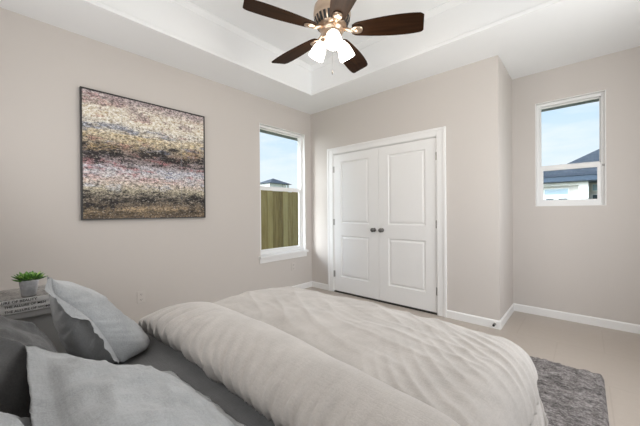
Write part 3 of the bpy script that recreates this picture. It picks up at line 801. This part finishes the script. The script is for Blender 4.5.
def succulent():
    root = empty('potted_succulent', (1.505, -3.281, NZ + .0569), 'small green succulent in a pale grey pot on the book stack', 'plant')
    pm = mat('pale_concrete', (.56, .57, .60), .8)
    lk(pm, ramp(pm, noise_tex(pm, coords(pm), 60, 4), [(.35, (.47, .48, .51)), (.65, (.64, .65, .68))]), bsdf(pm).inputs['Base Color'])
    bm = bmesh.new(); lathe(bm, [(.021, 0), (.0235, .003), (.0305, .062), (.0305, .066), (.026, .066), (.025, .056)], 32); obj('pot', bm, pm, root, True)
    sm = mat('potting_soil', (.06, .045, .035), .95)
    bm = bmesh.new(); lathe(bm, [(.0245, .056), (.0235, .0595), (.014, .061)], 20); obj('soil', bm, sm, root, True)
    lm = mat('succulent_leaf', (.14, .36, .05), .45)
    lk(lm, ramp(lm, noise_tex(lm, coords(lm), 38, 3), [(.34, (.02, .075, .012)), (.52, (.085, .22, .03)), (.68, (.30, .46, .10))]), bsdf(lm).inputs['Base Color'])
    random.seed(5); bm = bmesh.new()
    for ring, (cnt, ln, el) in enumerate(((11, .056, 6), (10, .048, 18), (9, .040, 34), (7, .030, 58))):
        for k in range(cnt):
            a = 2 * math.pi * (k + .37 * ring + random.uniform(-.2, .2)) / cnt; e = R(el + random.uniform(-7, 7)); L = ln * random.uniform(.82, 1.12)
            d = Vector((math.cos(a) * math.cos(e), math.sin(a) * math.cos(e), math.sin(e))); s = Vector((-math.sin(a), math.cos(a), 0)); u = d.cross(s) * -1
            o = Vector((0, 0, .062)) + Vector((math.cos(a), math.sin(a), 0)) * .006
            rings = []
            for t, wv in ((0, .35), (.25, .75), (.5, 1), (.72, .92), (.88, .55), (1, .05)):
                c = o + d * (t * L) + Vector((0, 0, .012 * t * t)); wd = .0078 * wv; tk = .0032 * wv
                rings.append([bm.verts.new(c + s * (wd * math.cos(q)) + u * (tk * math.sin(q))) for q in [2 * math.pi * j / 8 for j in range(8)]])
            for A_, B_ in zip(rings, rings[1:]):
                for j in range(8): bm.faces.new((A_[j], A_[(j + 1) % 8], B_[(j + 1) % 8], B_[j]))
            bm.faces.new(rings[-1]); bm.faces.new(rings[0][::-1])
    obj('leaves', bm, lm, root, True)
succulent()

# ------------------------------------------------------------ rug
def rug():
    x0, x1, y0, y1 = 1.38, 3.333, -2.75, -.50
    m = mat('grey_shag', (.3, .29, .28), .95, spec=.1)
    n1 = noise_tex(m, coords(m, (13, 26, 13)), 1, 6, .8); n2 = noise_tex(m, coords(m, (90, 130, 90)), 1, 3, .75)
    f = math_n(m, 'ADD', math_n(m, 'MULTIPLY', n1, .55), math_n(m, 'MULTIPLY', n2, .45))
    lk(m, ramp(m, f, [(.40, (.07, .064, .063)), (.5, (.225, .207, .203)), (.60, (.44, .41, .40))]), bsdf(m).inputs['Base Color'])
    bump(m, n2, .9, .012)
    bm = bmesh.new(); nx, ny = 190, 210; rc = .035
    V = {}
    for i in range(nx + 1):
        for j in range(ny + 1):
            x = x0 + (x1 - x0) * i / nx; y = y0 + (y1 - y0) * j / ny
            ex = min(x - x0, x1 - x, y - y0, y1 - y)
            cxn = min(max(x, x0 + rc), x1 - rc); cyn = min(max(y, y0 + rc), y1 - rc); dd = math.hypot(x - cxn, y - cyn)
            if dd > rc: x = cxn + (x - cxn) * rc / dd; y = cyn + (y - cyn) * rc / dd
            z = .026 * min(1, (ex / .02)) ** .5 + (.009 * noise.noise((x * 45, y * 45, 1)) + .006 * noise.noise((x * 14, y * 14, 4))) * min(1, ex / .02)
            V[i, j] = bm.verts.new((x, y, max(.001, z + .002)))
    for i in range(nx):
        for j in range(ny): bm.faces.new((V[i, j], V[i + 1, j], V[i + 1, j + 1], V[i, j + 1]))
    o = obj('shag_rug', bm, m, None, True)
    tag(o, 'mottled grey shag rug on the tiles under the bed', 'rug')
rug()

# ------------------------------------------------------------ outdoors
GZ = -.25
gm = mat('dry_lawn', (.22, .24, .10), .95)
lk(gm, ramp(gm, noise_tex(gm, coords(gm), 3, 5), [(.3, (.16, .19, .07)), (.7, (.33, .31, .16))]), bsdf(gm).inputs['Base Color'])
struct(obj('ground', B((-60, 60, -30, 80, GZ - .3, GZ)), gm))
wm = mat('weathered_cedar', (.3, .23, .12), .85)
_oi = nd(wm, 'ShaderNodeObjectInfo')
_v = coords(wm, (26, 26, 1.6)); _f = noise_tex(wm, _v, 1.0, 6, .7)
_g = math_n(wm, 'ADD', math_n(wm, 'MULTIPLY', _f, .7), math_n(wm, 'MULTIPLY', _oi.outputs['Random'], .3))
lk(wm, ramp(wm, _g, [(.28, (.17, .11, .034)), (.48, (.36, .26, .095)), (.68, (.54, .43, .19))]), bsdf(wm).inputs['Base Color'])
wm2 = mat('weathered_yellow_picket', (.5, .42, .25), .85)
def fence(a, b, top, pw, label, m, pattern):
    a, b = Vector(a), Vector(b); L = (b - a).length; d = (b - a) / L; n = int(L / (pw + .007)); ang = math.atan2(d.y, d.x)
    root = empty('picket_fence', (a.x, a.y, GZ), label, 'fence', rz=ang)
    random.seed(3)
    for i in range(n):
        x = i * (pw + .007); hh = top - GZ + random.uniform(-.008, .008)
        bm = bmesh.new(); c = .025 if pattern else 0
        pts = [(x, .02), (x + pw, .02), (x + pw, hh - c), (x + pw - c, hh), (x + c, hh), (x, hh - c)] if c else [(x, .02), (x + pw, .02), (x + pw, hh), (x, hh)]
        y0 = random.uniform(0, .006)
        f0 = [bm.verts.new((px, y0, pz)) for px, pz in pts]; f1 = [bm.verts.new((px, y0 + .018, pz)) for px, pz in pts]
        for k in range(len(pts)): bm.faces.new((f0[k], f0[(k + 1) % len(pts)], f1[(k + 1) % len(pts)], f1[k]))
        bm.faces.new(f0[::-1]); bm.faces.new(f1)
        obj('picket', bm, m, root)
    for z in (.25, 1.0, top - GZ - .25): obj('rail', B((0, L, .026, .064, z, z + .085)), m, root)
fence((-1.9, -1.6), (-1.9, 3.0), 1.66, .14, 'weathered brown board fence seen through the left window', wm, False)
fence((1.2, 4.0), (5.6, 4.0), 1.365, .10, 'yellowish fence top seen through the alcove window', wm2, True)

M_stucco = mat('pale_stucco', (.66, .65, .645), .85)
M_fascia = mat('navy_fascia', (.045, .075, .12), .6)
M_shingle = mat('blue_grey_shingles', (.2, .24, .31), .95, spec=.08)
_br = nd(M_shingle, 'ShaderNodeTexBrick'); _br.inputs['Scale'].default_value = 1.0; _br.inputs['Brick Width'].default_value = .22; _br.inputs['Row Height'].default_value = .10; _br.inputs['Mortar Size'].default_value = .008
_br.inputs['Color1'].default_value = (.060, .072, .092, 1); _br.inputs['Color2'].default_value = (.10, .117, .143, 1); _br.inputs['Mortar'].default_value = (.035, .04, .05, 1)
lk(M_shingle, coords(M_shingle, (1, 1, 1), (R(-65), 0, 0)), _br.inputs['Vector'])
lk(M_shingle, mixc(M_shingle, .5, _br.outputs['Color'], ramp(M_shingle, noise_tex(M_shingle, coords(M_shingle), 9, 5, .7), [(.3, (.05, .06, .075)), (.7, (.15, .17, .20))])), bsdf(M_shingle).inputs['Base Color'])
M_wind = mat('dark_house_glass', (.05, .08, .10), .1)
M_windb = mat('pale_blue_house_glass', (.36, .50, .62), .25)
M_whit = mat('white_house_trim', (.85, .87, .88), .6)
def hip_roof(bm, x0, x1, y0, y1, z0, z1, ins):
    yr = (y0 + y1) / 2
    e = [bm.verts.new(q) for q in ((x0, y0, z0), (x1, y0, z0), (x1, y1, z0), (x0, y1, z0))]
    r = [bm.verts.new((x0 + ins, yr, z1)), bm.verts.new((x1 - ins, yr, z1))]
    bm.faces.new((e[0], e[1], r[1], r[0])); bm.faces.new((e[2], e[3], r[0], r[1])); bm.faces.new((e[1], e[2], r[1])); bm.faces.new((e[3], e[0], r[0])); bm.faces.new(e[::-1])
# house behind the alcove window (front wall at y = 12)
hs = empty('neighbour_house', (2, 12, GZ), 'white house with blue-grey shingle roof seen through the alcove window', 'house')
def hb(*bs): return B(*[(b[0] - 2, b[1] - 2, b[2] - 12, b[3] - 12, b[4] - GZ, b[5] - GZ) for b in bs])
obj('wall', hb((-6, 3.10, 12.5, 19, GZ, 2.3), (3.10, 9, 12.9, 19, GZ, 2.3)), M_stucco, hs)
obj('porch_column', hb((3.05, 3.34, 12.0, 12.52, GZ, 2.3)), M_whit, hs)
obj('eave_beam', hb((-6, 3.06, 12.05, 12.5, 2.18, 2.3)), M_whit, hs)
obj('fascia', hb((-6.4, 9.4, 11.55, 11.63, 2.3, 2.52), (-6.4, 9.4, 11.63, 19.4, 2.28, 2.3)), M_fascia, hs)
bm = bmesh.new(); hip_roof(bm, -6.6 - 2, 9.6 - 2, 11.5 - 12, 19.5 - 12, 2.50 - GZ, 3.3 - GZ, 3.0); obj('roof', bm, M_shingle, hs)
bm = bmesh.new()
hip_roof(bm, 1.9 - 2, 7.2 - 2, 12.6 - 12, 17.0 - 12, 2.72 - GZ, 4.0 - GZ, 2.0); obj('raised_roof', bm, M_shingle, hs)
bm = bmesh.new(); hip_roof(bm, 1.7 - 2, 3.0 - 2, 14.6 - 12, 16 - 12, 3.0 - GZ, 3.42 - GZ, .6); obj('dormer_roof', bm, M_shingle, hs)
for (a, b, c, d, y, m, nm) in ((1.95, 2.72, 2.06, 1.84, 12.5, M_windb, 'window'), (2.0, 2.25, 1.66, 1.40, 12.5, M_wind, 'window'), (2.42, 2.7, 1.66, 1.40, 12.5, M_wind, 'window'),
                           (3.47, 3.95, 2.2, 1.96, 12.9, M_windb, 'window'), (3.47, 3.95, 1.78, 1.35, 12.9, M_wind, 'window')):
    w_ = obj(nm, hb((a - .03, b + .03, y - .04, y - .002, d - .03, c + .03)), M_whit, hs); obj('pane', hb((a, b, y - .05, y - .041, d, c)), m, w_)
# distant pavilion-like house behind the left fence
h2 = empty('distant_house', (-25, 19.4, GZ), 'distant small white house with grey hip roof seen above the left fence', 'house')
def h2b(*bs): return B(*[(b[0], b[1], b[2], b[3], b[4] - GZ, b[5] - GZ) for b in bs])
M_far = mat('grey_roof_tile', (.12, .135, .16), .9, spec=.1)
obj('wall', h2b((-1.2, 1.2, -1.55, .35, GZ, 4.55)), M_whit, h2)
for yy in (.65, 1.0, 1.45): obj('porch_post', h2b((.9, 1.1, yy - .06, yy + .06, GZ, 4.55)), M_whit, h2)
obj('porch_railing', h2b((.95, 1.05, .36, 1.5, 3.35, 3.45)), M_whit, h2)
bm = bmesh.new()
pts = [bm.verts.new(q) for q in ((-1.6, -1.9, 4.55 - GZ), (1.6, -1.9, 4.55 - GZ), (1.6, 1.6, 4.55 - GZ), (-1.6, 1.6, 4.55 - GZ))]; ap = bm.verts.new((0, -.1, 5.3 - GZ))
for k in range(4): bm.faces.new((pts[k], pts[(k + 1) % 4], ap))
bm.faces.new(pts[::-1]); obj('roof', bm, M_far, h2)
